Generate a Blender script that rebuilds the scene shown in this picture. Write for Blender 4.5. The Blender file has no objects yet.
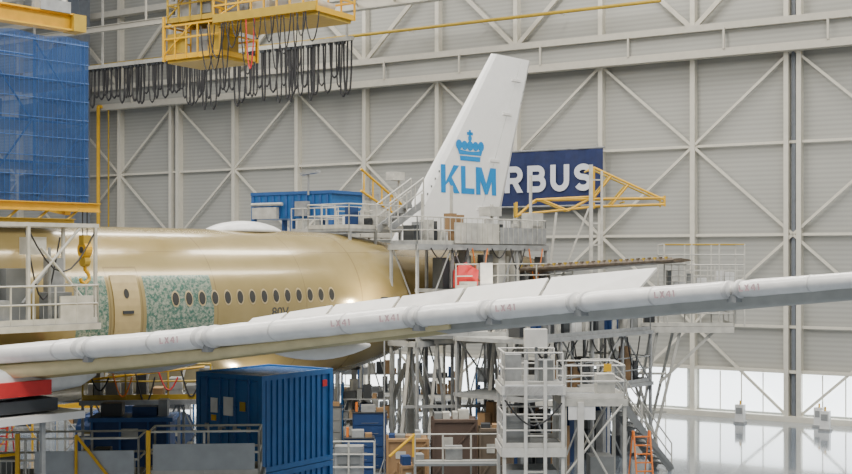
import bpy, math, random
from mathutils import Matrix, Vector
random.seed(7)
D=bpy.data; scene=bpy.context.scene
V=Vector

# ---------------------------------------------------------------- materials
MATS={}
def mat(name,col,rough=0.55,metal=0.0,var=0.12,scale=3.0,bump=0.0,emit=0.0,coat=0.0):
    if name in MATS: return MATS[name]
    m=D.materials.new(name); m.use_nodes=True
    nt=m.node_tree; b=nt.nodes['Principled BSDF']
    tc=nt.nodes.new('ShaderNodeTexCoord'); n=nt.nodes.new('ShaderNodeTexNoise')
    n.inputs['Scale'].default_value=scale; n.inputs['Detail'].default_value=5
    nt.links.new(tc.outputs['Object'],n.inputs['Vector'])
    r=nt.nodes.new('ShaderNodeValToRGB')
    r.color_ramp.elements[0].position=.3; r.color_ramp.elements[1].position=.7
    r.color_ramp.elements[0].color=(*[c*(1-var) for c in col],1)
    r.color_ramp.elements[1].color=(*[min(1,c*(1+var*.6)) for c in col],1)
    nt.links.new(n.outputs['Fac'],r.inputs['Fac']); nt.links.new(r.outputs['Color'],b.inputs['Base Color'])
    b.inputs['Roughness'].default_value=rough; b.inputs['Metallic'].default_value=metal
    if coat: b.inputs['Coat Weight'].default_value=coat
    if bump:
        bp=nt.nodes.new('ShaderNodeBump'); bp.inputs['Strength'].default_value=bump; bp.inputs['Distance'].default_value=.05
        nt.links.new(n.outputs['Fac'],bp.inputs['Height']); nt.links.new(bp.outputs['Normal'],b.inputs['Normal'])
    if emit:
        b.inputs['Emission Color'].default_value=(*col,1); b.inputs['Emission Strength'].default_value=emit
    MATS[name]=m; return m

white=mat('white_paint',(.78,.78,.76),.35)
finwhite=mat('fin_white',(.86,.86,.84),.22,var=.03)
film=mat('wrapped_film',(.84,.83,.80),.28,scale=3,var=.10,bump=.3,coat=.3)
tape=mat('film_tape',(.66,.65,.63),.4)
panelw=mat('spoiler_white',(.78,.77,.74),.45,var=.05)
steel=mat('dock_steel',(.30,.31,.31),.45,var=.25)
steelw=mat('dock_offwhite',(.50,.49,.44),.5,var=.2)
deckm=mat('deck_grey',(.19,.20,.20),.6)
dark=mat('dark_metal',(.04,.045,.05),.5)
cable=mat('black_cable',(.022,.022,.024),.6)
yellow=mat('safety_yellow',(.70,.40,.012),.4)
ydark=mat('yellow_olive',(.42,.28,.025),.5)
blue=mat('container_blue',(.016,.12,.34),.4)
blued=mat('tarp_blue',(.012,.045,.15),.6,bump=.4)
bluem=mat('scaffold_blue',(.025,.10,.30),.5)
red=mat('red_cover',(.6,.03,.03),.5)
frame_m=mat('frame_cream',(.64,.61,.52),.5,var=.06)
girder_m=mat('girder_cream',(.58,.55,.47),.5,var=.06)
colm=mat('column_grey',(.16,.18,.21),.6)
brown=mat('cardboard',(.30,.185,.09),.8)
wood=mat('wood',(.33,.23,.13),.8)
klm=mat('airline_blue',(.0,.24,.60),.3,var=.02)
navy=mat('banner_navy',(.008,.02,.09),.6,var=.2)
bwhite=mat('banner_letter',(.66,.68,.72),.6,var=.02)
label=mat('label_print',(.50,.34,.36),.6)
tanw=mat('wing_primer',(.42,.355,.165),.45)
strip_m=mat('fixed_edge_primer',(.64,.55,.31),.4)
greyw=mat('wing_grey',(.38,.38,.35),.45)
stabm=mat('stabiliser_brown',(.13,.10,.07),.5,var=.4,scale=6)
glassd=mat('window_dark',(.05,.05,.045),.15)
wtan=mat('window_surround',(.46,.37,.20),.4)
daylight=mat('daylight_pane',(.90,.96,1.0),.4,var=.02,emit=3.6)
lampm=mat('added_lamp_glow',(1,.93,.8),.3,var=.02,emit=12)  # glowing face of the added work lamps
orange=mat('orange_tag',(.75,.2,.03),.5)
mesh_in=mat('mesh_infill',(.33,.35,.36),.5)

def fuselage_mat():
    m=D.materials.new('fuselage_primer'); m.use_nodes=True; nt=m.node_tree; N=nt.nodes; L=nt.links
    b=N['Principled BSDF']; tc=N.new('ShaderNodeTexCoord'); sep=N.new('ShaderNodeSeparateXYZ'); L.new(tc.outputs['Object'],sep.inputs[0])
    def M(op,a,bv):
        n=N.new('ShaderNodeMath'); n.operation=op
        for i,v in enumerate((a,bv)):
            if isinstance(v,(int,float)): n.inputs[i].default_value=v
            else: L.new(v,n.inputs[i])
        return n.outputs[0]
    def rect(x0,x1,z0,z1):
        a=M('MULTIPLY',M('GREATER_THAN',sep.outputs[0],x0),M('LESS_THAN',sep.outputs[0],x1))
        c=M('MULTIPLY',M('GREATER_THAN',sep.outputs[2],z0),M('LESS_THAN',sep.outputs[2],z1))
        return M('MULTIPLY',a,c)
    n1=N.new('ShaderNodeTexNoise'); n1.inputs['Scale'].default_value=.7; n1.inputs['Detail'].default_value=6; L.new(tc.outputs['Object'],n1.inputs['Vector'])
    r1=N.new('ShaderNodeValToRGB'); r1.color_ramp.elements[0].color=(.315,.242,.095,1); r1.color_ramp.elements[1].color=(.375,.292,.125,1)
    r1.color_ramp.elements[0].position=.35; r1.color_ramp.elements[1].position=.65; L.new(n1.outputs['Fac'],r1.inputs['Fac'])
    n2=N.new('ShaderNodeTexNoise'); n2.inputs['Scale'].default_value=9; n2.inputs['Detail'].default_value=10; n2.inputs['Roughness'].default_value=.75; L.new(tc.outputs['Object'],n2.inputs['Vector'])
    r2=N.new('ShaderNodeValToRGB'); r2.color_ramp.elements[0].color=(.06,.15,.115,1); r2.color_ramp.elements[1].color=(.37,.40,.31,1)
    r2.color_ramp.elements[0].position=.44; r2.color_ramp.elements[1].position=.60; L.new(n2.outputs['Fac'],r2.inputs['Fac'])
    port=M('LESS_THAN',sep.outputs[1],0.0)
    mask=M('MULTIPLY',port,M('MAXIMUM',rect(-4.55,-1.75,5.6,7.72),rect(-7.2,-6.0,5.3,7.72)))
    mx=N.new('ShaderNodeMixRGB'); L.new(mask,mx.inputs['Fac']); L.new(r1.outputs['Color'],mx.inputs[1]); L.new(r2.outputs['Color'],mx.inputs[2])
    lines=None
    for rc in [rect(-5.95,-5.9,5.4,8.0),rect(-4.72,-4.67,5.4,8.0),rect(-5.95,-4.67,7.96,8.02),rect(5.6,5.66,0,12),rect(-1.6,-1.56,0,12),rect(2.6,2.63,0,12),rect(8.55,8.8,0,12),rect(-40,8.6,8.5,8.525)]:
        lines=rc if lines is None else M('MAXIMUM',lines,rc)
    mx2=N.new('ShaderNodeMixRGB'); L.new(M('MULTIPLY',lines,.5),mx2.inputs['Fac']); L.new(mx.outputs[0],mx2.inputs[1]); mx2.inputs[2].default_value=(.16,.11,.05,1)
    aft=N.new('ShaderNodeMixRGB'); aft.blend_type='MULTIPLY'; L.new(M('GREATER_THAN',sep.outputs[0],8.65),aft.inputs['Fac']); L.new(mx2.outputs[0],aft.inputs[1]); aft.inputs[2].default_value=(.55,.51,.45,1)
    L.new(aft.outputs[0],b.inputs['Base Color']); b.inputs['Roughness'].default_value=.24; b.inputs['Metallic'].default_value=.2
    b.inputs['Coat Weight'].default_value=.5; b.inputs['Coat Roughness'].default_value=.10
    return m
fusm=fuselage_mat()

def net_mat():
    m=D.materials.new('blue_netting'); m.use_nodes=True; nt=m.node_tree; N=nt.nodes; L=nt.links
    out=N['Material Output']; b=N['Principled BSDF']; b.inputs['Roughness'].default_value=.9
    tc=N.new('ShaderNodeTexCoord'); n=N.new('ShaderNodeTexNoise'); n.inputs['Scale'].default_value=1.2; n.inputs['Detail'].default_value=5; L.new(tc.outputs['Object'],n.inputs['Vector'])
    r=N.new('ShaderNodeValToRGB'); r.color_ramp.elements[0].color=(.010,.045,.16,1); r.color_ramp.elements[1].color=(.04,.11,.28,1); L.new(n.outputs['Fac'],r.inputs['Fac']); L.new(r.outputs[0],b.inputs['Base Color'])
    t=N.new('ShaderNodeBsdfTransparent'); mx=N.new('ShaderNodeMixShader'); mx.inputs[0].default_value=.66
    L.new(t.outputs[0],mx.inputs[1]); L.new(b.outputs[0],mx.inputs[2]); L.new(mx.outputs[0],out.inputs[0]); return m
netm=net_mat()

def wall_mat():
    m=D.materials.new('ribbed_cladding'); m.use_nodes=True; nt=m.node_tree; N=nt.nodes; L=nt.links; b=N['Principled BSDF']
    tc=N.new('ShaderNodeTexCoord'); w=N.new('ShaderNodeTexWave'); w.bands_direction='Z'; w.inputs['Scale'].default_value=1.3; w.inputs['Distortion'].default_value=0
    L.new(tc.outputs['Object'],w.inputs['Vector'])
    n=N.new('ShaderNodeTexNoise'); n.inputs['Scale'].default_value=.25; L.new(tc.outputs['Object'],n.inputs['Vector'])
    r=N.new('ShaderNodeValToRGB'); r.color_ramp.elements[0].color=(.365,.365,.335,1); r.color_ramp.elements[1].color=(.445,.445,.41,1)
    L.new(n.outputs['Fac'],r.inputs['Fac'])
    mx=N.new('ShaderNodeMixRGB'); mx.blend_type='MULTIPLY'; mx.inputs[0].default_value=.14; L.new(r.outputs[0],mx.inputs[1]); L.new(w.outputs['Color'],mx.inputs[2])
    L.new(mx.outputs[0],b.inputs['Base Color']); b.inputs['Roughness'].default_value=.6
    bp=N.new('ShaderNodeBump'); bp.inputs['Strength'].default_value=.3; L.new(w.outputs['Fac'],bp.inputs['Height']); L.new(bp.outputs[0],b.inputs['Normal'])
    return m
wallm=wall_mat()
def floor_mat():
    m=D.materials.new('epoxy_floor'); m.use_nodes=True; nt=m.node_tree; N=nt.nodes; L=nt.links; b=N['Principled BSDF']
    tc=N.new('ShaderNodeTexCoord'); n=N.new('ShaderNodeTexNoise'); n.inputs['Scale'].default_value=.5; n.inputs['Detail'].default_value=8; L.new(tc.outputs['Object'],n.inputs['Vector'])
    r=N.new('ShaderNodeValToRGB'); r.color_ramp.elements[0].color=(.17,.21,.26,1); r.color_ramp.elements[1].color=(.25,.29,.34,1); L.new(n.outputs['Fac'],r.inputs['Fac'])
    br=N.new('ShaderNodeTexBrick'); br.inputs['Scale'].default_value=.16; br.inputs['Mortar Size'].default_value=.004; br.offset=0
    br.inputs['Color1'].default_value=(1,1,1,1); br.inputs['Color2'].default_value=(.97,.97,.97,1); br.inputs['Mortar'].default_value=(.5,.5,.5,1); L.new(tc.outputs['Object'],br.inputs['Vector'])
    mx=N.new('ShaderNodeMixRGB'); mx.blend_type='MULTIPLY'; mx.inputs[0].default_value=1; L.new(r.outputs[0],mx.inputs[1]); L.new(br.outputs[0],mx.inputs[2])
    L.new(mx.outputs[0],b.inputs['Base Color']); b.inputs['Roughness'].default_value=.12; b.inputs['Coat Weight'].default_value=.8; b.inputs['Coat Roughness'].default_value=.05
    return m
floorm=floor_mat()

# ---------------------------------------------------------------- mesh builder
class MB:
    def __init__(s,M=None): s.v=[];s.f=[];s.m=[];s.fm=[];s.sm=[];s.M=M or Matrix()
    def add(s,vs,fs,mt,smooth=False):
        o=len(s.v); s.v+= [V(p) for p in vs]
        if mt not in s.m: s.m.append(mt)
        i=s.m.index(mt)
        for f in fs: s.f.append([o+k for k in f]); s.fm.append(i); s.sm.append(smooth)
    def box(s,a,b,mt):
        x0,y0,z0=a;x1,y1,z1=b
        s.add([(x0,y0,z0),(x1,y0,z0),(x1,y1,z0),(x0,y1,z0),(x0,y0,z1),(x1,y0,z1),(x1,y1,z1),(x0,y1,z1)],
          [(0,3,2,1),(4,5,6,7),(0,1,5,4),(1,2,6,5),(2,3,7,6),(3,0,4,7)],mt)
    def _fr(s,p,q):
        d=(V(q)-V(p)); L=d.length; d=d/L if L else V((0,0,1))
        up=V((0,0,1)) if abs(d.z)<.95 else V((0,1,0))
        a=d.cross(up).normalized(); b=a.cross(d); return a,b
    def beam(s,p,q,w,h,mt):
        a,b=s._fr(p,q); p=V(p);q=V(q); vs=[]
        for c in (p,q):
            for i,j in ((-1,-1),(1,-1),(1,1),(-1,1)): vs.append(c+a*(w/2*i)+b*(h/2*j))
        s.add(vs,[(3,2,1,0),(4,5,6,7),(0,1,5,4),(1,2,6,5),(2,3,7,6),(3,0,4,7)],mt)
    def ibeam(s,p,q,w,h,mt):
        a,b=s._fr(p,q); p=V(p);q=V(q)
        s.beam(p,q,w*.25,h,mt)
        for k in (-1,1): s.beam(p+b*k*h/2,q+b*k*h/2,w,h*.1,mt)
    def tube(s,p,q,r,mt,n=6,r2=None):
        a,b=s._fr(p,q); p=V(p);q=V(q); r2=r if r2 is None else r2; vs=[]
        for c,rr in ((p,r),(q,r2)):
            for i in range(n):
                t=2*math.pi*i/n; vs.append(c+a*rr*math.cos(t)+b*rr*math.sin(t))
        s.add(vs,[(i,(i+1)%n,n+(i+1)%n,n+i) for i in range(n)]+[tuple(range(n-1,-1,-1)),tuple(range(n,2*n))],mt)
    def path(s,pts,r,mt,n=5):
        for i in range(len(pts)-1): s.tube(pts[i],pts[i+1],r,mt,n)
    def sag(s,p,q,d,r,mt,n=8):
        p=V(p);q=V(q); s.path([p.lerp(q,i/n)-V((0,0,d*math.sin(math.pi*i/n))) for i in range(n+1)],r,mt)
    def loft(s,rings,mt,smooth=True,cap=True):
        n=len(rings[0]); vs=[p for r in rings for p in r]; fs=[]
        for k in range(len(rings)-1):
            for i in range(n): fs.append((k*n+i,k*n+(i+1)%n,(k+1)*n+(i+1)%n,(k+1)*n+i))
        if cap: fs+= [tuple(range(n-1,-1,-1)),tuple((len(rings)-1)*n+i for i in range(n))]
        s.add(vs,fs,mt,smooth)
    def rail(s,pts,mt,h=1.1,r=.03,sp=1.4,toe=None):
        for i in range(len(pts)-1):
            p=V(pts[i]);q=V(pts[i+1]);L=(q-p).length
            if L<.05: continue
            for hh in (h,h*.52): s.tube(p+V((0,0,hh)),q+V((0,0,hh)),r,mt)
            s.beam(p+V((0,0,.08)),q+V((0,0,.08)),.03,.16,toe or mt)
            k=max(1,round(L/sp))
            for j in range(k+1):
                c=p.lerp(q,j/k); s.tube(c,c+V((0,0,h)),r,mt)
    def scaffold(s,x0,x1,y0,y1,decks,mt,zb=0,zt=None,leg=.1,rails='fblr',brace=True,dm=None,bay=2.2,rm=None,dth=.15):
        zt=zt if zt is not None else decks[-1]
        nx=max(1,round((x1-x0)/bay))
        xs=[x0+(x1-x0)*i/nx for i in range(nx+1)]
        for x in xs:
            for y in (y0,y1): s.beam((x,y,zb),(x,y,zt),leg,leg,mt)
        lv=[zb]+list(decks)
        for d in decks:
            s.box((x0-.08,y0-.08,d-dth*.35),(x1+.08,y1+.08,d),dm or deckm)
            for y in (y0-.09,y1+.09): s.beam((x0-.08,y,d-dth/2),(x1+.08,y,d-dth/2),.06,dth,mt)
            for x in (x0-.09,x1+.09): s.beam((x,y0,d-dth/2),(x,y1,d-dth/2),.06,dth,mt)
            c={'f':[(x0,y0,d),(x1,y0,d)],'b':[(x0,y1,d),(x1,y1,d)],'l':[(x0,y0,d),(x0,y1,d)],'r':[(x1,y0,d),(x1,y1,d)]}
            for k in rails: s.rail(c[k],rm or mt)
        if brace:
            for k in range(len(lv)-1):
                for i in range(nx):
                    a,b=(lv[k],lv[k+1]) if (i+k)%2 else (lv[k+1],lv[k])
                    s.tube((xs[i],y0,a),(xs[i+1],y0,b),leg*.35,mt)
                    s.tube((xs[i],y1,b),(xs[i+1],y1,a),leg*.35,mt)
    def stairs(s,top,bot,w,mt,rm=None,side=V((0,1,0))):
        top=V(top);bot=V(bot);d=bot-top;n=max(3,int(abs(d.z)/.2)); side=side.normalized()*w
        for o in (V((0,0,0)),side):
            s.beam(top+o,bot+o,.05,.28,mt)
            for hh in (.55,1.05): s.tube(top+o+V((0,0,hh)),bot+o+V((0,0,hh)),.03,rm or mt)
            for j in range(0,5):
                c=top.lerp(bot,j/4)+o; s.tube(c,c+V((0,0,1.05)),.03,rm or mt)
        dh=V((d.x,d.y,0)).normalized()*.13
        for j in range(1,n):
            c=top.lerp(bot,j/n); a=c+side
            s.add([c-dh,c+dh,a+dh,a-dh,c-dh+V((0,0,.04)),c+dh+V((0,0,.04)),a+dh+V((0,0,.04)),a-dh+V((0,0,.04))],
             [(0,3,2,1),(4,5,6,7),(0,1,5,4),(1,2,6,5),(2,3,7,6),(3,0,4,7)],deckm)
    def build(s,name,parent=None):
        me=D.meshes.new(name)
        if parent is None:
            xs=[p.x for p in s.v];ys=[p.y for p in s.v];zs=[p.z for p in s.v]
            o=V(((min(xs)+max(xs))/2,(min(ys)+max(ys))/2,min(zs)))
            pts=[tuple(p-o) for p in s.v]
        else: pts=[tuple(s.M@p) for p in s.v]
        me.from_pydata(pts,[],s.f)
        for m in s.m: me.materials.append(m)
        me.polygons.foreach_set('material_index',s.fm); me.polygons.foreach_set('use_smooth',s.sm)
        me.update(); ob=D.objects.new(name,me); scene.collection.objects.link(ob)
        if parent: ob.parent=parent
        else: ob.matrix_world=s.M@Matrix.Translation(o)
        return ob
def frame(o,xa):
    xa=V((xa[0],xa[1],0)).normalized(); ya=V((-xa.y,xa.x,0))
    return Matrix(((xa.x,ya.x,0,o[0]),(xa.y,ya.y,0,o[1]),(0,0,1,o[2] if len(o)>2 else 0),(0,0,0,1)))
def empty(name,M):
    e=D.objects.new(name,None); scene.collection.objects.link(e); e.matrix_world=M; return e
def text(name,body,width,height,M,mt,parent=None):
    cu=D.curves.new(name,'FONT'); cu.body=body; cu.extrude=.004
    ob=D.objects.new(name,cu); scene.collection.objects.link(ob)
    bpy.context.view_layer.update()
    me=D.meshes.new_from_object(ob.evaluated_get(bpy.context.evaluated_depsgraph_get()))
    D.objects.remove(ob)
    xs=[v.co.x for v in me.vertices]; ys=[v.co.y for v in me.vertices]
    sx=width/(max(xs)-min(xs)); sy=height/(max(ys)-min(ys)); x0=min(xs);y0=min(ys)
    for v in me.vertices: v.co=M@V(((v.co.x-x0)*sx,(v.co.y-y0)*sy,v.co.z))
    me.materials.clear(); me.materials.append(mt)
    o=D.objects.new(name,me); scene.collection.objects.link(o)
    if parent: o.parent=parent
    return o
def arc(cx,cy,rx,ry,a0,a1,n=12): return [(cx+rx*math.cos(math.radians(a0+(a1-a0)*i/n)),cy+ry*math.sin(math.radians(a0+(a1-a0)*i/n))) for i in range(n+1)]
T=.22; h_=T/2
GL={
 'K':(.86,[[(h_,0),(h_,1)]],[[(T-.02,.36),(.59,1),(.86,1),(.36,.40),(T-.02,.26)],[(.30,.50),(.46,.62),(.87,0),(.59,0)]]),
 'L':(.64,[[(h_,0),(h_,1)]],[[(0,0),(.64,0),(.64,.21),(0,.21)]]),
 'M':(1.0,[[(h_,0),(h_,1)],[(1-h_,0),(1-h_,1)]],[[(.0,1),(.29,1),(.5,.42),(.5,.02),(.43,.02)],[(1.0,1),(.71,1),(.5,.42),(.5,.02),(.57,.02)]]),
 'A':(.9,[],[[(0,0),(.24,0),(.54,1),(.34,1)],[(.9,0),(.66,0),(.36,1),(.56,1)],[(.2,.2),(.7,.2),(.65,.38),(.25,.38)]]),
 'I':(.22,[[(h_,0),(h_,1)]],[]),
 'R':(.78,[[(h_,0),(h_,1)],[(h_,.89)]+arc(.46,.67,.21,.22,90,-90)+[(h_,.45)]],[[(.30,.42),(.52,.45),(.80,0),(.54,0)]]),
 'B':(.78,[[(h_,0),(h_,1)],[(h_,.89)]+arc(.44,.71,.19,.18,90,-90)+[(h_,.53)],[(h_,.53)]+arc(.47,.32,.21,.21,90,-90)+[(h_,.11)]],[]),
 'U':(.78,[[(h_,1),(h_,.4)]+arc(.39,.40,.28,.29,180,360)+[(.78-h_,1)]],[]),
 'S':(.74,[arc(.37,.70,.26,.19,25,270)+arc(.37,.31,.26,.20,90,-155)[1:]],[]),
 'X':(.80,[],[[(0,0),(.27,0),(.80,1),(.53,1)],[(.53,0),(.80,0),(.27,1),(0,1)]]),
 '4':(.76,[[(.56,0),(.56,1)]],[[(0,.25),(.76,.25),(.76,.43),(0,.43)],[(0,.43),(.22,.43),(.60,1),(.42,1)]]),
 '1':(.36,[[(.25,0),(.25,1)]],[[(0,.78),(.18,.80),(.25,1),(.12,1)]]),
}
def lettering(name,word,width,height,M,mt,parent,gap=.14,layer=.0015):
    m=MB(); x=0; tot=sum(GL[c][0] for c in word)+gap*(len(word)-1); sx=width/tot; dz=0
    for c in word:
        wd,strips,polys=GL[c]
        for st in strips:
            n=len(st); L=[];R=[]; dz+=layer
            for i,p in enumerate(st):
                a=st[max(0,i-1)];b=st[min(n-1,i+1)]; dx,dy=b[0]-a[0],b[1]-a[1]; l=math.hypot(dx,dy); nx_,ny_=-dy/l*h_,dx/l*h_
                L.append(((x+p[0]+nx_)*sx,(p[1]+ny_)*height,dz)); R.append(((x+p[0]-nx_)*sx,(p[1]-ny_)*height,dz))
            m.add(L+R,[(i,n+i,n+i+1,i+1) for i in range(n-1)],mt)
        for pl in polys:
            dz+=layer; m.add([((x+p[0])*sx,p[1]*height,dz) for p in pl],[tuple(range(len(pl)))],mt)
        x+=wd+gap
    m.M=M; return m.build(name,parent)

AIR=frame((-8.37,46.3),(.66,.75))      # x = aft, -y = port
WALL=frame((12.08,67.4),(.848,-.53))   # x = along wall, -y = into hall

# ---------------------------------------------------------------- shell
f=MB(); f.box((-90,-10,-.2),(70,140,0),floorm); f.build('floor')
w=MB(WALL); w.box((-75,.35,0),(32,.8,32),wallm); w.build('wall_back')
w=MB(WALL)
BAY=5.28; rows=[18.9,14.2,9.5,4.8,0.0]
def px(n): return 7.68-BAY*n
for n in range(-4,15):
    x=px(n); big=(n%8==0)
    wd=.26
    if big:
        for k in (-.32,.32): w.box((x+k-.12,-.15,0),(x+k+.12,.35,30),frame_m)
        w.box((x-.1,.1,0),(x+.1,.35,30),colm)
    else: w.box((x-wd/2,-.1,0),(x+wd/2,.35,30),frame_m)
    if n<14:
        x1=px(n+1)
        for z in rows[1:4]: w.beam((x1,.12,z),(x,.12,z),.14,.14,frame_m)
        for k in range(4):
            zt,zb=rows[k],rows[k+1]
            if (n+k)%2==0: a,b=(x,zt),(x1,zb)
            else: a,b=(x,zb),(x1,zt)
            w.beam((a[0],.02,a[1]),(b[0],.02,b[1]),.1,.14,frame_m)
        a,b=((x,20.4),(x1,25.5)) if n%2 else ((x,25.5),(x1,20.4))
        w.beam((a[0],.02,a[1]),(b[0],.02,b[1]),.18,.24,girder_m)
w.box((-70,-.2,.0),(30,.3,.28),frame_m)
w.box((-70,-.05,2.45),(30,.33,2.6),frame_m)
w.build('hangar_door_lattice')  # structural lattice frame of the hangar door
g=MB(WALL)
for z,h in ((18.95,.4),(20.3,.35),(25.5,.4)):
    g.box((-72,-.7,z-h/2),(30,-.1,z+h/2),girder_m)
g.box((-72,-.45,19.1),(30,-.35,20.2),wallm)
for i in range(20):
    x=-72.0+2.4+i*5.28; g.beam((x,-.72,19.1),(x,-.72,20.2),.1,.1,girder_m)
g.build('door_head_girder')  # structural girder across the head of the hangar door
pipe=MB(WALL); pipe.tube((-72,-1.0,21.9),(1,-1.0,21.9),.10,ydark,8)
for i in range(14): pipe.beam((-70+i*5,-1,21.9),(-70+i*5,-.1,21.9),.06,.06,frame_m)
pipe.build('overhead_pipe')
k=0
for n in range(-3,13):
    x1=px(n);x0=px(n+1); k+=1
    p=MB(WALL); p.box((x0+.3,.2,.4),(x1-.45,.34,2.4),daylight)
    for j in range(1,4):
        xx=x0+.3+(x1-x0-.75)*j/4; p.box((xx-.03,.16,.4),(xx+.03,.36,2.4),frame_m)
    p.build('window_%d'%k)
c=MB(WALL); c.box((-42.6,-2.3,0),(-41.4,-1.5,30),colm)
for kx in (-42.6,-41.4): c.box((kx-.1,-2.4,0),(kx+.1,-1.4,30),colm)
c.build('building_column')
c=MB(WALL); c.tube((-40.9,-1,0),(-40.9,-1,19),.13,yellow,8); c.tube((-40.9,-1,19),(-40.9,-.1,19),.13,yellow,8); c.tube((-40.3,-.6,0),(-40.3,-.6,19),.06,ydark,8)
c.build('gas_riser_pipe')

# banner
bn=empty('wall_banner',WALL)
b=MB(); nx=24
vs=[];fs=[]
for i in range(nx+1):
    x=-11.5+9*i/nx; yy=-.55+.03*math.sin(i*1.3)
    vs+=[(x,yy,11.25),(x,yy,14.3)]
for i in range(nx): fs.append((2*i,2*i+2,2*i+3,2*i+1))
b.add(vs,fs,navy); b.tube((-11.6,-.55,14.35),(-2.4,-.55,14.35),.06,steel); b.tube((-11.6,-.55,11.2),(-2.4,-.55,11.2),.05,steel)
for xx in (-11,-7,-3): b.tube((xx,-.55,14.3),(xx,-.1,14.6),.02,steel)
b.build('cloth',bn)
lettering('lettering','AIRBUS',7.7,1.5,Matrix.Translation((-10.8,-.63,12.0))@Matrix.Rotation(math.pi/2,4,'X'),bwhite,bn,gap=.2)

# ---------------------------------------------------------------- airliner
air=empty('airliner',AIR)
fu=MB(); rings=[]
prof=[(-42,.15,5.6),(-41.5,.8,5.7),(-40,1.65,5.95),(-38,2.35,6.2),(-35.5,2.8,6.35),(-32,2.98,6.4)]
prof+=[(-32+i*2.0,2.98,6.4) for i in range(1,19)]
prof+=[(6.5,2.90,6.42),(8.5,2.62,6.5),(10.5,2.25,6.65),(12.5,1.88,6.9),(14.5,1.5,7.2),(16.5,1.15,7.5),(18.5,.78,7.8),(20,.45,7.95),(20.8,.25,8.0)]
for x,r,cz in prof:
    rings.append([(x,r*math.cos(2*math.pi*i/64),cz+r*math.sin(2*math.pi*i/64)) for i in range(64)])
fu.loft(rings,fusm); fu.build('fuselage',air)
bf=MB(); rings=[]
for x,rw,rz,cz in [(-26,.4,.3,4.2),(-24,2.2,.9,4.3),(-20,2.9,1.3,4.5),(-12,2.9,1.3,4.5),(-9,2.2,.9,4.5),(-7,.4,.2,4.2)]:
    rings.append([(x,rw*math.cos(2*math.pi*i/32),cz+rz*math.sin(2*math.pi*i/32)) for i in range(32)])
bf.loft(rings,tanw); bf.build('belly_fairing',air)
cw=MB()
s=-3.35
def oval(mb,x,z,a,bz,off,mt):
    zc=6.4;R=2.98
    def P(dx,dz): 
        zz=z+dz; return (x+dx,-(math.sqrt(R*R-(zz-zc)**2)+off),zz)
    pts=[P(a*math.cos(t*math.pi/8),bz*math.sin(t*math.pi/8)) for t in range(16)]
    mb.add(pts,[tuple(range(16))],mt)
while s<4.3:
    oval(cw,s,6.93,.17,.28,.006,wtan); oval(cw,s,6.93,.135,.22,.012,glassd); s+=.56
for s in (-30+.56*i for i in range(34)): oval(cw,s,6.93,.115,.19,.01,glassd)
cw.build('cabin_windows',air)
text('stencil','80V',.8,.32,Matrix.Translation((.9,-2.985,6.2))@Matrix.Rotation(math.pi/2,4,'X'),dark,air)
dr=MB()
zs=[5.5+i*.25 for i in range(10)]
vs=[];fs=[]
for z in zs:
    y=-(math.sqrt(2.98**2-(z-6.4)**2)+.03); vs+=[(-5.8,y,z),(-4.8,y,z)]
for i in range(len(zs)-1): fs.append((2*i,2*i+1,2*i+3,2*i+2))
dr.add(vs,fs,mat('door_primer',(.44,.345,.17),.4)); dr.box((-5.5,-3.06,6.5),(-5.1,-3.0,6.6),dark)
oval(dr,-5.3,7.15,.1,.16,.04,glassd); dr.build('cabin_door',air)
sd=MB(); rings=[]
for i in range(13):
    t=i/12; x=.3+3.6*t; hgt=.42*math.sin(math.pi*t)**.6 if 0<t<1 else .02; wd=.9*math.sin(math.pi*min(max(t,.03),.97))**.5
    rings.append([(x,wd*math.cos(math.pi*j/10),9.3+hgt*math.sin(math.pi*j/10)) for j in range(11)])
sd.loft(rings,white); sd.build('antenna_radome',air)
def fin_le(z): return 10.3+.774*(z-8.9)
def fin_te(z): return 17.5+.32*(z-8.9)
def fin_h(z): return .30-.02*(z-8.9)
def finpart(prof,zs,mt,name):
    m=MB(); rings=[]
    for z in zs:
        le,te=fin_le(z),fin_te(z); ch=te-le; h=fin_h(z); ring=[]
        for t,k in prof: ring.append((le+ch*t,-h*k,z))
        for t,k in reversed(prof): ring.append((le+ch*t,h*k,z))
        rings.append(ring)
    m.loft(rings,mt,smooth=False); return m.build(name,air)
finpart([(0,.02),(.012,.3),(.04,.6),(.10,1),(.73,1)],[8.2,12,15,17.7,18.0],finwhite,'vertical_fin')
finpart([(.736,1),(.93,1),(1,.1)],[8.9,12,15,17.75,18.0],finwhite,'rudder')
fs_=MB()
for z in (10.6,12.9,15.2,16.9):
    x=fin_le(z)+.73*(fin_te(z)-fin_le(z)); fs_.box((x-.35,-fin_h(z)-.05,z-.06),(x+.35,-fin_h(z)+.02,z+.06),panelw)
for i in range(6): 
    z=10.4+i*.35; x=fin_le(z)+.45; fs_.box((x,-fin_h(z)-.006,z),(x+.08,-fin_h(z)+.01,z+.1),deckm)
for i in range(3):
    z=16.9-.55*i; fs_.box((fin_te(z)-.25,-fin_h(z)*.6-.03,z),(fin_te(z)-.15,-fin_h(z)*.4,z+.12),deckm)
fs_.build('hinge_fairings',air)
def finM(s,z,out=.012):
    tilt=math.atan(.02)
    return Matrix.Translation((s,-(fin_h(z)+out),z))@Matrix.Rotation(math.pi/2-tilt,4,'X')
lettering('airline_lettering','KLM',4.0,1.28,finM(13.4,11.25),klm,air,gap=.07)
cr=MB(finM(15.5,12.78))
def disc(mb,x,y,r,mt,n=20):
    mb.add([(x+r*math.cos(2*math.pi*i/n),y+r*math.sin(2*math.pi*i/n),.012) for i in range(n)],[tuple(range(n))],mt)
def poly(mb,pts,mt): mb.add([(x,y,.01) for x,y in pts],[tuple(range(len(pts)))],mt)
poly(cr,[(-.72,0),(.72,0),(.76,.22),(-.76,.22)],klm)
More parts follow.
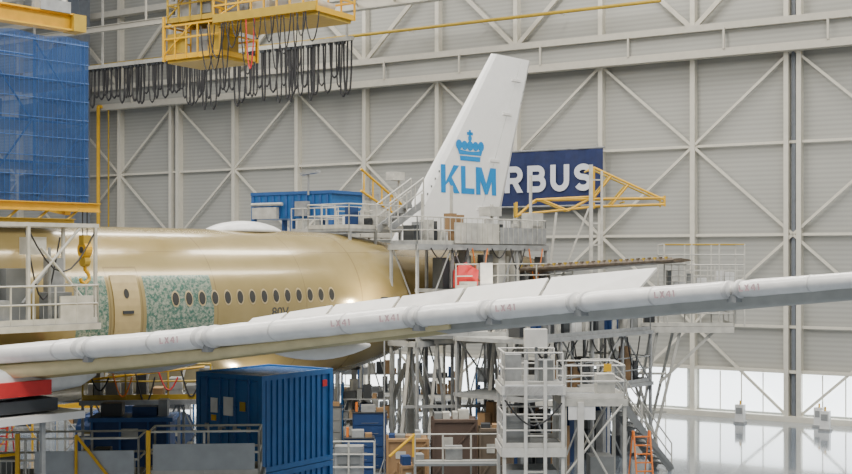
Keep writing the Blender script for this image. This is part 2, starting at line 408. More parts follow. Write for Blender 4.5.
poly(cr,[(-.80,.28),(.80,.28),(.9,.52),(.45,.46),(0,.44),(-.45,.46),(-.9,.52)],klm)
for x,y,r in ((-.80,.72,.23),(-.40,.70,.22),(0,.70,.23),(.40,.70,.22),(.80,.72,.23)): disc(cr,x,y,r,klm)
disc(cr,0,1.05,.14,klm)
poly(cr,[(-.08,1.1),(.08,1.1),(.08,1.44),(-.08,1.44)],klm); poly(cr,[(-.22,1.2),(.22,1.2),(.22,1.34),(-.22,1.34)],klm)
cr.build('crown_emblem',air)
def lerp(tab,t):
    for (a,va),(b,vb) in zip(tab,tab[1:]):
        if t<=b: return va+(vb-va)*(t-a)/(b-a)
    return tab[-1][1]
WZ=[(3,5.25),(11,6.12),(13.8,6.40),(18.5,7.0),(22.7,7.47),(26.3,7.84),(32.5,8.4)]
def wz(t): return lerp(WZ,t)
def wle(t): return -20+(t-3)*.70
CH=[(3,12.2),(11,8.8),(20,6.2),(28,4.1),(31,2.6),(32.3,1.2)]
TH=[(3,.95),(11,.60),(16,.46),(20,.40),(26,.42),(30,.3),(32.3,.10)]
def wing(side,name):
    m=MB()
    def R(t):
        c=lerp(CH,t);h=lerp(TH,t);z=wz(t)+ (0 if t<30 else (t-30)**2*.12); le=wle(t)
        pr=[(0,0),(.02,.2),(.1,.28),(.35,.3),(.7,.2),(1,.0),(.7,-.35),(.35,-.8),(.1,-1.05),(.03,-.85)]
        return [(le+c*a,-side*t,z+h*k) for a,k in pr]
    m.loft([R(t) for t in (2.2,5,8,11,14,17,19)],tanw); m.loft([R(t) for t in (19,21,24,27,30,31,31.8,32.3)],greyw)
    m.build(name,air)
    fe=MB(); rg=[]
    for t,r in ((5,.22),(9,.18),(12,.16),(15,.13),(18,.09),(19.3,.07)):
        z=wz(t)-lerp([(5,.42),(11,.40),(15,.38),(19.3,.27)],t)
        rg.append([(wle(t)+.1+r*math.cos(2*math.pi*j/14),-side*t,z+r*math.sin(2*math.pi*j/14)) for j in range(14)])
    fe.loft(rg,strip_m); fe.build('fixed_leading_edge_'+name,air)
    sl=MB(); 
    bnd=[4.2,9.6,3+.819*11.86,3+.819*14.6,3+.819*19.3,3+.819*20.87,3+.819*22.76,3+.819*26.0,29.0,31.0]
    RT=[(3,.20),(10.5,.20),(13,.245),(18,.245),(22,.21),(26,.175),(32,.15)]
    for a,b in zip(bnd,bnd[1:]):
        rings=[];N=14
        for i in range(N+1):
            t=a+.03+(b-a-.06)*i/N; r=lerp(RT,t)*(1+.015*math.sin(i*2.3+a)); e=.86 if i in (0,N) else 1
            le=wle(t);z=wz(t)
            ring=[]
            for j in range(24):
                an=2*math.pi*j/24; wob=1+.015*math.sin(3*an+i*1.7)
                ring.append((le+.05+r*1.5*e*wob*math.cos(an),-side*t,z+r*e*wob*math.sin(an)))
            rings.append(ring)
        sl.loft(rings,film)
        k=1
        while a+k*1.3<b-.5:
            t=a+k*1.3; r=lerp(RT,t); rr_=[]
            for dt in (-.02,.02): rr_.append([(wle(t)+.05+r*1.54*math.cos(2*math.pi*j/24),-side*(t+dt),wz(t)+r*1.03*math.sin(2*math.pi*j/24)) for j in range(24)])
            sl.loft(rr_,tape); k+=1
    for a in bnd[1:-1]:
        r=lerp(RT,a)
        for o in (-.10,.10):
            t=a+o; le=wle(t);z=wz(t)
            rings=[]
            for dt in (-.04,.04): rings.append([(le+.05+r*1.56*math.cos(2*math.pi*j/20),-side*(t+dt),z+r*1.05*math.sin(2*math.pi*j/20)) for j in range(20)])
            sl.loft(rings,tape)
        t=a; sl.box((wle(t)-.1,-side*t-.10,wz(t)-r-.08),(wle(t)+.3,-side*t+.10,wz(t)-.1),steel)
    sl.build('leading_edge_slats_'+name,air)
    sp=MB()
    tb=[10.7,11.7,12.9,14.6,16.2,18.2,20.4]
    for a,b in zip(tb,tb[1:]):
        P=[]
        for t in (a+.04,b-.04):
            c=lerp(CH,t); hx=wle(t)+c*.80; hz=wz(t)+lerp(TH,t)*.15
            hh=lerp([(9,.30),(11,.50),(13,.66),(16,.76),(21,.80)],t)
            P.append((V((hx,-side*t,hz)),V((hx+.75,-side*t-(side*.35 if (t>20) else 0),hz+hh))))
        th=V((.04,0,-.05))
        vs=[P[0][0],P[1][0],P[1][1],P[0][1]]; vs=vs+[v+th for v in vs]
        sp.add(vs,[(0,1,2,3),(7,6,5,4),(0,4,5,1),(1,5,6,2),(2,6,7,3),(3,7,4,0)],panelw if a!=14.6 else tape)
        m1=(P[0][0]+P[1][0])/2; sp.tube(m1+V((.35,0,-.1)),(P[0][1]+P[1][1])/2+V((0,0,-.15)),.05,steel)
    sp.build('spoilers_'+name,air)
    ft=MB()
    for t in (8.0,13.0):
        c=lerp(CH,t); x0=wle(t)+c*.62; L_=c*.42; zc=wz(t)-.42; rg=[]
        for i in range(11):
            u=i/10; rr_=.24*math.sin(math.pi*min(.98,max(.02,u)))**.6
            rg.append([(x0+L_*u,-side*t+rr_*.8*math.cos(2*math.pi*j/16),zc-.05*math.sin(math.pi*u)+rr_*math.sin(2*math.pi*j/16)) for j in range(16)])
        ft.loft(rg,panelw)
    ft.build('flap_track_fairings_'+name,air)
    fl=MB(); rg=[]
    for t in (3.4,6,9.0):
        c=lerp(CH,t);x=wle(t)+c*.97;z=wz(t)+.30
        rg.append([(x,-side*t,z),(x+.9,-side*t,z-.25),(x+1.5,-side*t,z-.6),(x+.2,-side*t,z-.3)])
    fl.loft(rg,tanw,smooth=False)
    fl.tube(rg[0][0],rg[2][0],.09,red,8)
    fl.build('inboard_flap_'+name,air)
wing(1,'wing_port'); wing(-1,'wing_starboard')
AI=AIR.inverted()
led=V((.993,-.11,.092)).normalized(); nrm=V((0.05,-1,.12)); nrm=(nrm-led*nrm.dot(led)).normalized(); up=nrm.cross(led)
lm=0
for wv,rr in ((13.75,.28),(17.58,.29),(18.65,.29),(21.15,.27),(24.5,.235),(26.25,.22)):
    t=3+.819*wv; P=AIR@V((wle(t)+.05,-t,wz(t))); P=P+nrm*(rr*1.14)-led*.2-up*.07
    Mx=Matrix((( led.x,up.x,nrm.x,P.x),(led.y,up.y,nrm.y,P.y),(led.z,up.z,nrm.z,P.z),(0,0,0,1)))
    lettering('slat_label_%d'%lm,'LX41',.42,.14,AI@Mx,label,air,gap=.22,layer=.0004)
    lm+=1
ey=MB(); rings=[]
for x,hw,z0,z1 in [(-23,.4,4.4,5.2),(-20,.75,4.6,5.75),(-16,.8,4.95,5.8),(-14,.75,5.05,5.85),(-12.8,.6,5.15,5.85),(-12.2,.5,5.2,5.75),(-11.6,.12,5.4,5.6)]:
    cz=(z0+z1)/2;hz=(z1-z0)/2
    rings.append([(x,-10.5+hw*math.copysign(abs(math.cos(2*math.pi*j/20))**.6,math.cos(2*math.pi*j/20)),cz+hz*math.copysign(abs(math.sin(2*math.pi*j/20))**.6,math.sin(2*math.pi*j/20))) for j in range(20)])
ey.loft(rings,white)
ey.build('engine_pylon',air)
er=MB()
er.box((-15.9,-11.36,5.16),(-13.3,-11.24,5.50),red); er.box((-19,-11.3,4.78),(-13.1,-9.8,5.06),dark); er.box((-18.5,-11.5,4.55),(-12.5,-9.6,4.72),panelw)
for x in (-17,-15,-13.5): er.beam((x,-11.3,0),(x,-11.3,4.6),.1,.1,steel)
er.build('pylon_covers',air)
for side,nm in ((1,'stabiliser_port'),(-1,'stabiliser_starboard')):
    m=MB(); rg=[]
    for t,le,c,z,h in [(.7,12.0,5.2,7.55,.3),(5,15.2,3.6,7.9,.2),(9.2,18.3,1.9,8.2,.1)]:
        rg.append([(le,-side*t,z),(le+c*.1,-side*t,z+h*.7),(le+c*.4,-side*t,z+h),(le+c,-side*t,z),(le+c*.4,-side*t,z-h),(le+c*.1,-side*t,z-h*.7)])
    m.loft(rg,stabm,smooth=False); m.tube((12.0,-side*.7,7.6),(18.3,-side*9.2,8.22),.11,stabm,8)
    for i in range(44):
        q=V((12.0,-side*.7,7.62)).lerp(V((18.3,-side*9.2,8.24)),i/44); m.box((q.x-.10,q.y-.05,q.z),(q.x+.04,q.y+.05,q.z+.14),ydark if i%2 else stabm)
    m.build(nm,air)
for i,(s_,t_,zt) in enumerate([(11.3,.3,4.6),(7.6,.5,3.8),(-21,0,2.8)]):
    j=MB(AIR@Matrix.Translation((s_,-t_,0)))
    j.tube((0,0,.3),(0,0,zt-.5),.2,steelw,12); j.tube((0,0,zt-.5),(0,0,zt-.08),.12,steel,12); j.tube((0,0,zt-.1),(0,0,zt),.28,dark,12)
    for k in range(4):
        a=k*math.pi/2+.5; q=(1.5*math.cos(a),1.5*math.sin(a),.05)
        j.beam((.2*math.cos(a),.2*math.sin(a),zt-.9),q,.14,.18,steelw); j.beam((0,0,.5),q,.08,.08,steelw); j.tube((q[0],q[1],0),(q[0],q[1],.08),.2,dark,10)
    j.build('aircraft_jack')

# ---------------------------------------------------------------- left docks
d=MB(AIR)
for x in (-16,-14,-12,-10,-8,-6.25):
    for y in (-1.9,1.0): d.tube((x,y,9.9),(x,y,15.2),.05,bluem)
for z in (10,11.3,12.6,13.9,15.15):
    for y in (-1.9,1.0): d.tube((-16,y,z),(-6.2,y,z),.04,bluem)
    if z<15: d.box((-16,-1.8,z-.05),(-6.25,.9,z),deckm)
for x in (-15.2,-13.4,-11.1,-9.2,-7.3): d.box((x,-1.0,10.05),(x+.9,.2,11.0),steel); d.box((x,-1.0,12.65),(x+.6,.2,13.3),deckm)
for i,x in enumerate((-16,-14,-12,-10,-8)): 
    d.tube((x,-1.9,10),(x+1.9,-1.9,12.6),.03,bluem); d.tube((x+1.9,-1.9,12.6),(x,-1.9,15.1),.03,bluem)
vs=[];fs=[];n=40
for i in range(n+1):
    x=-16.1+9.95*i/n; y=-2.02+.04*math.sin(i*1.7); vs+=[(x,y,10.0+.06*math.sin(i)),(x,y,15.3+.05*math.sin(i*.9))]
for i in range(n): fs.append((2*i,2*i+2,2*i+3,2*i+1))
d.add(vs,fs,netm)
d.add([(-6.12,-2,10),(-6.12,1.1,10),(-6.12,1.1,15.3),(-6.12,-2,15.3)],[(0,1,2,3)],netm)
for i in range(60): d.tube((-16.1+i*.166,-2.08,10.0),(-16.1+i*.166,-2.08,15.25),.008,bluem,4)
for i in range(9): d.tube((-16.1,-2.09,10.3+i*.6),(-6.15,-2.09,10.3+i*.6),.012,bluem,4)
d.build('netted_scaffold_tower')
d=MB(AIR)
d.ibeam((-16,-3.6,9.85),(-7.6,-3.6,9.85),.3,.24,yellow); d.ibeam((-16,-3.6,9.4),(-7.7,-3.6,9.4),.25,.16,ydark)
for x in (-15,-14,-13,-12,-11,-10,-9,-8): d.tube((x,-3.6,9.4),(x+.5,-3.6,9.8),.04,ydark)
d.beam((-7.9,-3.6,9.7),(-7.9,-1.9,9.95),.2,.2,yellow); d.beam((-13,-3.6,9.7),(-13,-1.9,9.95),.2,.2,yellow)
for x in (-15,-12.4,-10.2,-8.0):
    for y in (-3.5,-5.2): d.beam((x,y,6.35),(x,y,9.3),.09,.09,steelw)
for y in (-3.5,-5.2): d.beam((-15,y,9.25),(-7.9,y,9.25),.1,.11,steelw)
for x in (-15,-12.4,-10.2,-8.0): d.beam((x,-3.5,9.25),(x,-5.2,9.25),.1,.12,steelw)
z=6.4
d.box((-15,-5.3,z-.12),(-7.9,-3.4,z),deckm); d.rail([(-15,-5.25,z),(-7.95,-5.25,z),(-7.95,-3.45,z)],steelw,r=.03,sp=.7)
for i in range(28): d.tube((-15+i*.25,-5.25,6.5),(-15+i*.25,-5.25,6.97),.01,steel)
d.beam((-15,-5.32,6.3),(-7.9,-5.32,6.3),.06,.18,steelw)
d.box((-9.2,-5.26,6.45),(-8.1,-5.2,7.2),steelw); d.box((-10.0,-5.0,8.4),(-9.5,-4.4,8.9),steelw)
d.tube((-9.8,-5.2,8.6),(-8.3,-5.2,7.0),.04,steelw); d.tube((-8.5,-5.2,9.2),(-10.1,-5.2,7.5),.04,steelw)
d.tube((-9.9,-4.4,7.0),(-8.5,-4.4,8.7),.04,steel); d.tube((-9.4,-5.0,6.5),(-9.4,-5.0,8.6),.05,steel)
d.box((-9.3,-4.9,6.4),(-8.6,-4.3,7.3),deckm); d.box((-11.4,-4.9,6.4),(-10.6,-4.3,7.1),steel); d.box((-10.3,-4.2,6.4),(-9.6,-3.7,8.0),deckm); d.box((-8.8,-4.0,6.4),(-8.3,-3.7,8.3),steel)
d.box((-10.9,-3.9,6.4),(-10.4,-3.6,9.0),deckm)
d.sag((-10.2,-5.2,9.1),(-8.0,-5.2,9.1),1.2,.025,cable); d.sag((-10.1,-4.9,9.1),(-9.0,-4.9,8.9),1.9,.025,cable)
d.build('wing_root_access_platform')
h=MB(AIR@Matrix.Translation((-7.3,-3.6,0)))
h.ibeam((-.9,0,9.85),(.5,0,9.85),.25,.25,yellow)
h.box((-.13,-.13,8.7),(.13,.13,9.0),ydark); h.tube((-.08,0,9.0),(-.08,0,9.75),.02,cable); h.tube((.08,0,9.0),(.08,0,9.75),.02,cable)
h.tube((-.12,-.0,8.55),(.12,0,8.55),.24,yellow,16); h.tube((-.14,0,8.55),(.14,0,8.55),.1,dark,12); h.tube((-.1,0,8.2),(.1,0,8.2),.17,ydark,12)
h.path([(0,0,8.1),(0,0,7.95),(.14,0,7.8),(.15,0,7.65),(0,0,7.5),(-.14,0,7.58),(-.15,0,7.68)],.06,yellow,6)
h.build('crane_hoist_hook')
d=MB(frame((-10.6,38.6),(1,.1)))
d.scaffold(0,3.9,0,1.6,[1.8,3.9],steel,rails='f',bay=1.0,leg=.08,rm=ydark,brace=True)
rr=random.Random(3)
for zd in (1.8,3.9):
    x=0.1
    while x<3.6:
        ww=rr.uniform(.12,.4); d.box((x,.3,zd),(x+ww,1.0,zd+rr.uniform(.2,.95)),rr.choice([steelw,deckm,dark,steel,dark,brown,deckm,blued])); x+=ww+rr.uniform(.02,.2)
for x in (.4,1.7,2.8): d.beam((x,.8,3.9),(x+.3,.8,5.0),.07,.07,steelw)
for i in range(5): d.sag((.2+i*.7,-.05,4.8),(.8+i*.7,-.05,4.6),.5+.2*(i%3),.025,(cable,orange,cable,red,cable)[i])
d.tube((0,.2,4.5),(3.7,.2,4.9),.04,yellow,6)
d.build('wing_root_lower_dock')

# ---------------------------------------------------------------- overhead cranes
GC=frame((-8.7,50.5),(.848,-.53))
c=MB(GC)
def basket(mb,x0,x1,y0,y1,z0,z1,mt):
    mb.box((x0,y0,z0),(x1,y1,z0+.2),mt); mb.box((x0+.1,y0+.1,z0-.12),(x1-.1,y1-.1,z0),ydark)
    for z in (z1,z0+(z1-z0)*.62): 
        for a,b_ in (((x0,y0),(x1,y0)),((x1,y0),(x1,y1)),((x1,y1),(x0,y1)),((x0,y1),(x0,y0))): mb.beam((*a,z),(*b_,z),.07,.07,mt)
    n=max(2,int((x1-x0)/.6))
    for i in range(n+1):
        for y in (y0,y1): mb.beam((x0+(x1-x0)*i/n,y,z0),(x0+(x1-x0)*i/n,y,z1),.06,.06,mt)
    for y in (y0,y1): mb.tube((x0,y,z0+.2),(x0+(x1-x0)/2,y,z1),.035,mt)
basket(c,-1.5,1.5,-1.1,1.1,16.25,17.6,yellow)
basket(c,-1.4,1.0,-1.0,1.0,17.75,18.9,ydark)
for x in (-1.5,1.5):
    for y in (-1.1,1.1): c.beam((x,y,16.2),(x,y,18.0),.1,.1,yellow)
c.box((-1.4,-1.0,16.5),(-.4,-.92,17.3),ydark); c.box((-.3,-.8,16.4),(.6,.6,17.4),deckm); c.box((.7,-.95,16.4),(1.3,.2,17.5),ydark)
c.box((-1.3,.2,16.4),(-.7,.8,17.4),steel); c.box((-1.1,-.8,17.95),(-.3,.2,18.7),steel); c.box((.1,-.9,18.0),(.8,.1,18.6),deckm)
for x in (-.6,.5):
    for y in (-.4,.4): c.beam((x,y,16.2),(x,y,23),.16,.16,yellow)
for z in (19.3,20.3,21.3): c.beam((-.6,-.4,z),(.5,-.4,z),.1,.12,yellow)
for z in (19.3,20.3): c.tube((-.6,-.4,z),(.5,-.4,z+1),.05,yellow)
basket(c,1.4,6.4,-1.4,1.0,17.4,18.5,yellow)
c.box((1.7,-1.1,17.6),(2.9,.5,18.35),deckm); c.box((3.1,-1.2,17.6),(4.0,.6,18.1),steelw); c.box((4.2,-1.1,17.6),(4.8,.4,18.3),steel); c.box((5.0,-1.2,17.6),(6.0,.3,17.95),steelw)
c.box((1.4,-1.47,17.42),(6.4,-1.42,17.75),ydark); c.tube((2.2,-1.2,18.6),(4.6,-1.2,18.75),.14,steel,10)
c.ibeam((-1.2,0.2,19.1),(6.4,.2,19.1),.35,.5,yellow); c.ibeam((-1,-1.2,18.8),(6.4,-1.2,18.8),.25,.26,yellow)
for x in (1.4,3.0,4.6,6.3): c.beam((x,-1.2,18.4),(x,-1.2,23),.13,.13,yellow); 
for x in (1.4,3.0,4.6): c.tube((x,-1.2,18.9),(x+1.6,-1.2,20.2),.05,yellow)
c.ibeam((1.2,-1.2,20.3),(6.5,-1.2,20.3),.2,.2,yellow)
for x in (0,5): c.beam((x,.2,19.3),(x,.2,26),.12,.12,steelw)
c.build('overhead_crane_gondola')
rc=random.Random(5)
c=MB(GC)
for i in range(16):
    x=.8+i*.35+rc.uniform(-.1,.1); y=-1.5-.08*(i%3); L=rc.uniform(.6,2.2); w_=rc.uniform(.35,.8)
    c.path([(x+w_*t/10,y,17.35-L*math.sin(math.pi*t/10)**.7) for t in range(11)],.026,red if i==7 else cable)
c.build('control_hoses')
c=MB(WALL)
c.box((-45,-4.15,21.0),(-16.8,-3.85,21.25),steelw)
x=-43.6
while x<-17.4:
    L=rc.uniform(1.8,2.6)+ (.5 if x>-30 else 0)*rc.random()*2; w_=rc.uniform(.25,.65)
    c.path([(x,-4,21.0),(x+w_*.06,-4,21.0-L*.6),(x+w_*.2,-4,21.0-L*.92),(x+w_*.5,-4,21-L),(x+w_*.8,-4,21-L*.92),(x+w_*.94,-4,21-L*.6),(x+w_,-4,21.0)],rc.choice((.045,.06,.06)),cable,5)
    c.box((x-.08,-4.12,20.85),(x+.08,-3.88,21.0),dark); x+=w_*rc.uniform(.45,.95)
for i in range(5): c.beam((-44+i*6.7,-4,21.2),(-44+i*6.7,-4,26),.12,.12,steelw)
c.build('cable_festoon')
c=MB(frame((-12.6,45),(.66,.75)))
c.ibeam((-12,0,16.72),(0,0,16.72),.5,.55,yellow); c.box((-.3,-.35,16.4),(.2,.35,17.0),ydark); c.box((-1.6,-.3,17.0),(-.4,.3,17.4),steel)
for x in (-7,-3,-.5): c.beam((x,0,17.0),(x,0,25),.12,.12,steelw)
c.build('crane_girder')
c=MB(WALL)
for z,yy,x0,x1 in ((24.2,-12,-52,-34),(25.2,-14,-52,-30),(23.4,-5,-48,-24)): 
    c.ibeam((x0,yy,z),(x1,yy,z),.3,.35,girder_m)
    for k in range(4): c.beam((x0+1+k*(x1-x0-2)/3,yy,z),(x0+1+k*(x1-x0-2)/3,yy,29),.1,.1,girder_m)
c.build('roof_walkway_beams')
c=MB(WALL)
for yy in (-6,-8.5): c.ibeam((-20,yy,22.6),(30,yy,22.6),.5,.7,girder_m)
for i in range(20):
    x=-20+i*2.5; c.beam((x,-6,22.5),(x+1.25,-8.5,22.5),.12,.12,girder_m)
for x in (-18,-6,6,18): c.beam((x,-6,22.8),(x,-6,30),.2,.2,girder_m)
c.build('bridge_crane_beam')

# ---------------------------------------------------------------- tail docks
rr=random.Random(11)
def clutter(mb,x0,x1,y0,y1,z,hmin,hmax,pal):
    x=x0
    while x<x1-.2:
        ww=rr.uniform(.15,.5); ww=min(ww,x1-x); y=rr.uniform(y0,(y0+y1)/2)
        mb.box((x,y,z),(x+ww,y+rr.uniform(.3,.6),z+rr.uniform(hmin,hmax)),rr.choice(pal)); x+=ww+rr.uniform(.0,.2)
d=MB(AIR)
d.scaffold(7.6,16.2,-4.0,-2.6,[5.0,8.85],steel,rails='f',bay=2.1,leg=.10,rm=steelw,dth=.22)
d.box((9.8,-4.12,8.9),(12.7,-4.06,9.75),steelw); d.box((12.8,-4.12,8.9),(16.1,-4.06,9.6),steel)
for i in range(24): d.tube((7.7+i*.35,-4.14,8.9),(7.7+i*.35,-4.14,9.95),.012,steelw)
d.rail([(7.6,-2.6,8.85),(7.6,-4.0,8.85)],steel); d.rail([(16.2,-2.6,8.85),(16.2,-4.0,8.85)],steel)
clutter(d,7.9,16,-3.8,-2.9,8.85,.3,1.3,[steelw,steel,white,deckm,dark,steel,brown])
for x,zt in ((8.6,10.9),(10.4,11.3),(13.1,10.6),(15.9,12.0)): d.beam((x,-3.4,8.9),(x,-3.4,zt),.1,.1,steelw)
d.box((12.6,-3.7,10.1),(13.4,-3.1,10.5),steelw); d.box((15.5,-3.8,9.0),(16.3,-3.2,10.3),steelw)
d.box((8.9,-4.9,6.9),(17.0,-2.7,7.05),steel); d.rail([(8.9,-4.9,7.05),(17.0,-4.9,7.05)],steelw,h=1.0)
clutter(d,9.3,16.9,-4.0,-3.0,7.05,.7,1.65,[steelw,steel,deckm,deckm,dark,steel,steelw,wood])
for x in (9,11,13,15,17): d.beam((x,-4.9,0),(x,-4.9,7.0),.1,.1,steel)
for x in (9,11,13,15): d.tube((x,-4.9,5.0),(x+2,-4.9,6.9),.04,steelw)
for i in range(6): d.sag((8.2+i*1.3,-4.2,8.7),(9.2+i*1.3,-4.2,8.7),.4+.5*(i%3),.03,(cable,cable,orange)[i%3])
d.build('fin_access_dock')
d=MB(AIR)
d.box((6.6,-1.2,9.38),(9.8,1.2,9.5),steel); d.rail([(9.8,-1.2,9.5),(6.6,-1.2,9.5),(6.6,1.2,9.5),(9.8,1.2,9.5)],steelw,h=1.0,sp=.8); 
d.stairs((9.9,-2.3,10.6),(7.8,-2.3,9.45),.7,steel,rm=steelw)
clutter(d,7.0,9.6,-.9,0,9.5,.3,.9,[steelw,blued,dark,steel,white])
for x in (6.7,8.2,9.7): d.beam((x,-1.15,8.8),(x,-1.15,9.4),.1,.1,steel)
d.build('fuselage_crown_walkway')
d=MB(AIR)
d.scaffold(12.0,16.4,3.4,5.0,[5.2,9.4],steelw,rails='fb',bay=2.2)
for x,zt in ((12.4,11.8),(13.6,11.3),(14.8,12.4),(16.0,11.4)): d.beam((x,3.6,9.2),(x,3.6,zt),.09,.09,steelw)
d.box((14.2,3.4,12.0),(15.0,3.9,12.4),steelw); d.box((12.6,3.5,11.0),(13.3,3.9,11.3),steel)
d.tube((12.0,3.4,12.4),(15.6,3.4,10.4),.06,yellow,8); d.tube((12.0,3.4,11.4),(15.6,3.4,9.8),.06,yellow,8)
for i in range(6): d.tube((12.2+i*.6,3.4,11.3-.26*i),(12.2+i*.6,3.4,12.2-i*.32),.04,yellow)
d.build('rear_fuselage_dock')
d=MB(frame((-8.6,61.5),(.848,-.53)))
d.box((0,0,10.2),(4.9,2.6,11.35),blue); d.box((0,-.05,11.35),(5.0,2.7,11.5),bluem)
for i in range(12): d.box((.1+i*.41,-.06,10.3),(.22+i*.41,0,11.3),bluem)
for x in (.1,2.5,4.8):
    for y in (.1,2.5): d.beam((x,y,0),(x,y,10.2),.2,.2,bluem)
d.box((.3,-.3,10.2),(1.8,-.08,10.75),steelw); d.tube((0.2,-.2,10.9),(2.1,-.2,10.9),.08,steelw,8); d.box((3.0,-.4,10.3),(3.7,-.1,11.0),steel)
d.box((3.6,-1.4,9.4),(6.3,0,9.55),steel); d.rail([(3.6,-1.4,9.5),(6.3,-1.4,9.5)],steelw,sp=.7); d.beam((3.7,-1.3,0),(3.7,-1.3,9.4),.15,.15,steel);d.beam((6.2,-1.3,0),(6.2,-1.3,9.4),.15,.15,steel)
d.tube((3.6,-.1,11.3),(3.6,-.1,12.4),.05,steel); d.beam((3.2,-.1,12.3),(4.2,-.1,12.4),.3,.12,steel)
d.build('blue_tail_dock')
d=MB(frame((4.2,58.0),(1,.02)))
for a,b_ in (((0,0,10.2),(0.9,0,11.0)),((.9,0,11.0),(3.6,0,11.15)),((0,0,10.3),(3.7,0,10.7)),((3.6,0,12.5),(6.9,0,11.0)),((3.3,0,12.35),(3.6,0,12.5)),((3.7,0,10.7),(6.9,0,10.8)),((.9,0,11.0),(6.9,0,11.1)),((0,0,10.2),(0,0,10.9)),
   ((3.6,0,12.5),(3.6,0,10.6)),((1.2,0,11.0),(2.4,0,10.5)),((2.4,0,10.5),(3.5,0,11.1)),((4.4,0,10.75),(5.2,0,11.7)),((3.6,0,11.1),(4.4,0,12.1)),((6.9,0,10.7),(6.9,0,11.2))):
    d.tube(a,b_,.055,yellow,8); d.tube(V(a)+V((0,1.0,0)),V(b_)+V((0,1.0,0)),.045,ydark,8)
for x in (0.05,.9,3.6,5,6.9): d.tube((x,0,10.9 if x>.5 else 10.3),(x,1,10.9 if x>.5 else 10.3),.05,ydark)
d.build('yellow_maintenance_boom')
d=MB(frame((7.6,57.6),(1,.02)))
d.beam((0,0,0),(0,0,12.6),.16,.16,steelw); d.beam((.5,.0,0),(.5,0,12.3),.1,.1,steelw)
for z in range(1,13): d.beam((0,0,z-.1),(.5,0,z-.1),.06,.06,steelw)
d.beam((-1.6,0,10.4),(-2.1,0,6),.1,.1,steelw); d.beam((-.1,0,10.6),(-1.9,0,6),.08,.08,steelw); d.beam((-2.6,0,9.6),(-1.2,0,6.5),.06,.06,steelw)
d.build('lattice_mast')
d=MB(AIR)
d.scaffold(8.6,17.5,-8.6,-5.2,[3.0,5.2],steel,rails='fr',bay=2.2,leg=.11,zt=5.2)
for x in (9,11,13,15,17): d.beam((x,-8.4,5.2),(x,-8.4,6.9),.12,.12,steelw)
d.beam((8.6,-8.4,6.8),(17.5,-8.4,6.8),.2,.2,steelw)
clutter(d,8.9,17.3,-8.3,-7.6,5.25,.4,1.1,[steelw,deckm,white,steel,blued,dark])
clutter(d,8.9,17.3,-8.3,-7.6,3.05,.4,1.7,[deckm,steelw,dark,steel,wood,brown])
clutter(d,8.9,17.3,-8.3,-7.0,0,.6,2.4,[deckm,blued,dark,steel,brown,brown,dark])
clutter(d,8.9,17.3,-6.5,-5.8,0,1.2,2.7,[deckm,blued,dark,dark,brown,deckm])
for i in range(6): d.sag((9+i*1.3,-8.7,5.0),(10+i*1.3,-8.7,5.0),.5+.4*(i%3),.03,cable)
d.build('stabiliser_dock')
d=MB(frame((9.3,55.0),(1,-.05)))
d.box((-1.6,0,5.15),(4.2,2.4,5.3),steel); d.beam((-1.6,-.05,5.15),(4.2,-.05,5.15),.08,.26,steelw); d.rail([(-1.6,0,5.3),(4.2,0,5.3),(4.2,2.4,5.3)],steelw)
d.box((1.2,.2,6.75),(4.7,2.2,6.9),steel)
for x in (1.2,2.4,3.6,4.7):
    for y in (.2,2.2): d.beam((x,y,5.3),(x,y,8.9),.06,.06,steelw)
for y in (.2,2.2):
    for z in (8.9,8.45,8.0): d.tube((1.2,y,z),(4.7,y,z),.03,steelw if z<8.9 else ydark)
    for i in range(12): d.tube((1.2+i*.318,y,7.0),(1.2+i*.318,y,8.0),.015,steelw)
    for z in (7.0,7.25,7.5,7.75): d.tube((1.2,y,z),(4.7,y,z),.015,steelw)
for x in (1.2,4.7): 
    for z in (8.9,8.45,7.0): d.tube((x,.2,z),(x,2.2,z),.03,steelw)
for a,b_ in ((-1.4,-1.4),(-.6,.9),(.9,.0),(1.9,.7),(-1.2,.2)):
    for y in (.2,2.2): d.beam((a,y,5.1),(b_,y,0),.12,.12,steelw)
for z in (1.5,3.2): d.beam((-1.3,.2,z),(1.3,.2,z),.08,.1,steelw)
d.beam((1.0,.2,2.8),(3.4,.2,5.1),.1,.12,steelw)
clutter(d,-1.4,1.0,.3,1.2,5.3,.4,1.2,[steelw,deckm,white,steel,dark]); clutter(d,1.4,4.4,.4,1.4,6.9,.2,.9,[steelw,deckm,steel,white])
d.build('stabiliser_tip_dock')
d=MB(frame((1.25,50.8,7.05),(1,0))); rg=[]
for i,(x,w_,hh) in enumerate(((-.15,.2,.25),(.05,.3,.5),(.35,.32,.62),(.6,.3,.45),(.85,.25,.30))):
    rg.append([(x,-w_,.05),(x,-w_*1.1,.35+hh*.3),(x+.04,-w_*.5,.45+hh),(x,w_*.4,.5+hh*.9),(x,w_,.1)])
d.loft(rg,red,smooth=False); d.box((.1,-.45,-.02),(.8,-.35,.3),steelw); d.box((.95,-.2,0),(1.45,.1,1.05),white); d.box((-.6,-.5,-.12),(1.6,.8,0),steel)
for x in (-.5,1.5): d.beam((x,.3,-7.05),(x,.3,-.05),.09,.09,steelw)
d.build('red_protective_cover')
d=MB(frame((-.6,49.6),(1,.1)))
for x in (0,1.1,2.2,3.4,4.5):
    d.beam((x-.5,0,0),(x,0.4,5.0),.12,.12,steelw); d.beam((x+.5,.9,0),(x,.5,5.0),.1,.1,steel)
d.beam((-.1,.4,5.0),(4.6,.4,5.0),.3,.25,steelw); d.beam((-.3,0,2.4),(4.6,0,2.4),.1,.12,steel); d.box((-.2,-.2,5.1),(4.8,1.1,5.2),deckm); d.rail([(-.2,-.2,5.2),(4.8,-.2,5.2)],steel,h=.9)
d.box((.6,.1,5.2),(1.5,.9,5.9),steelw); d.box((2.3,.1,5.2),(3.1,.9,5.8),white); d.box((-.1,.1,5.2),(.3,.9,6.3),dark)
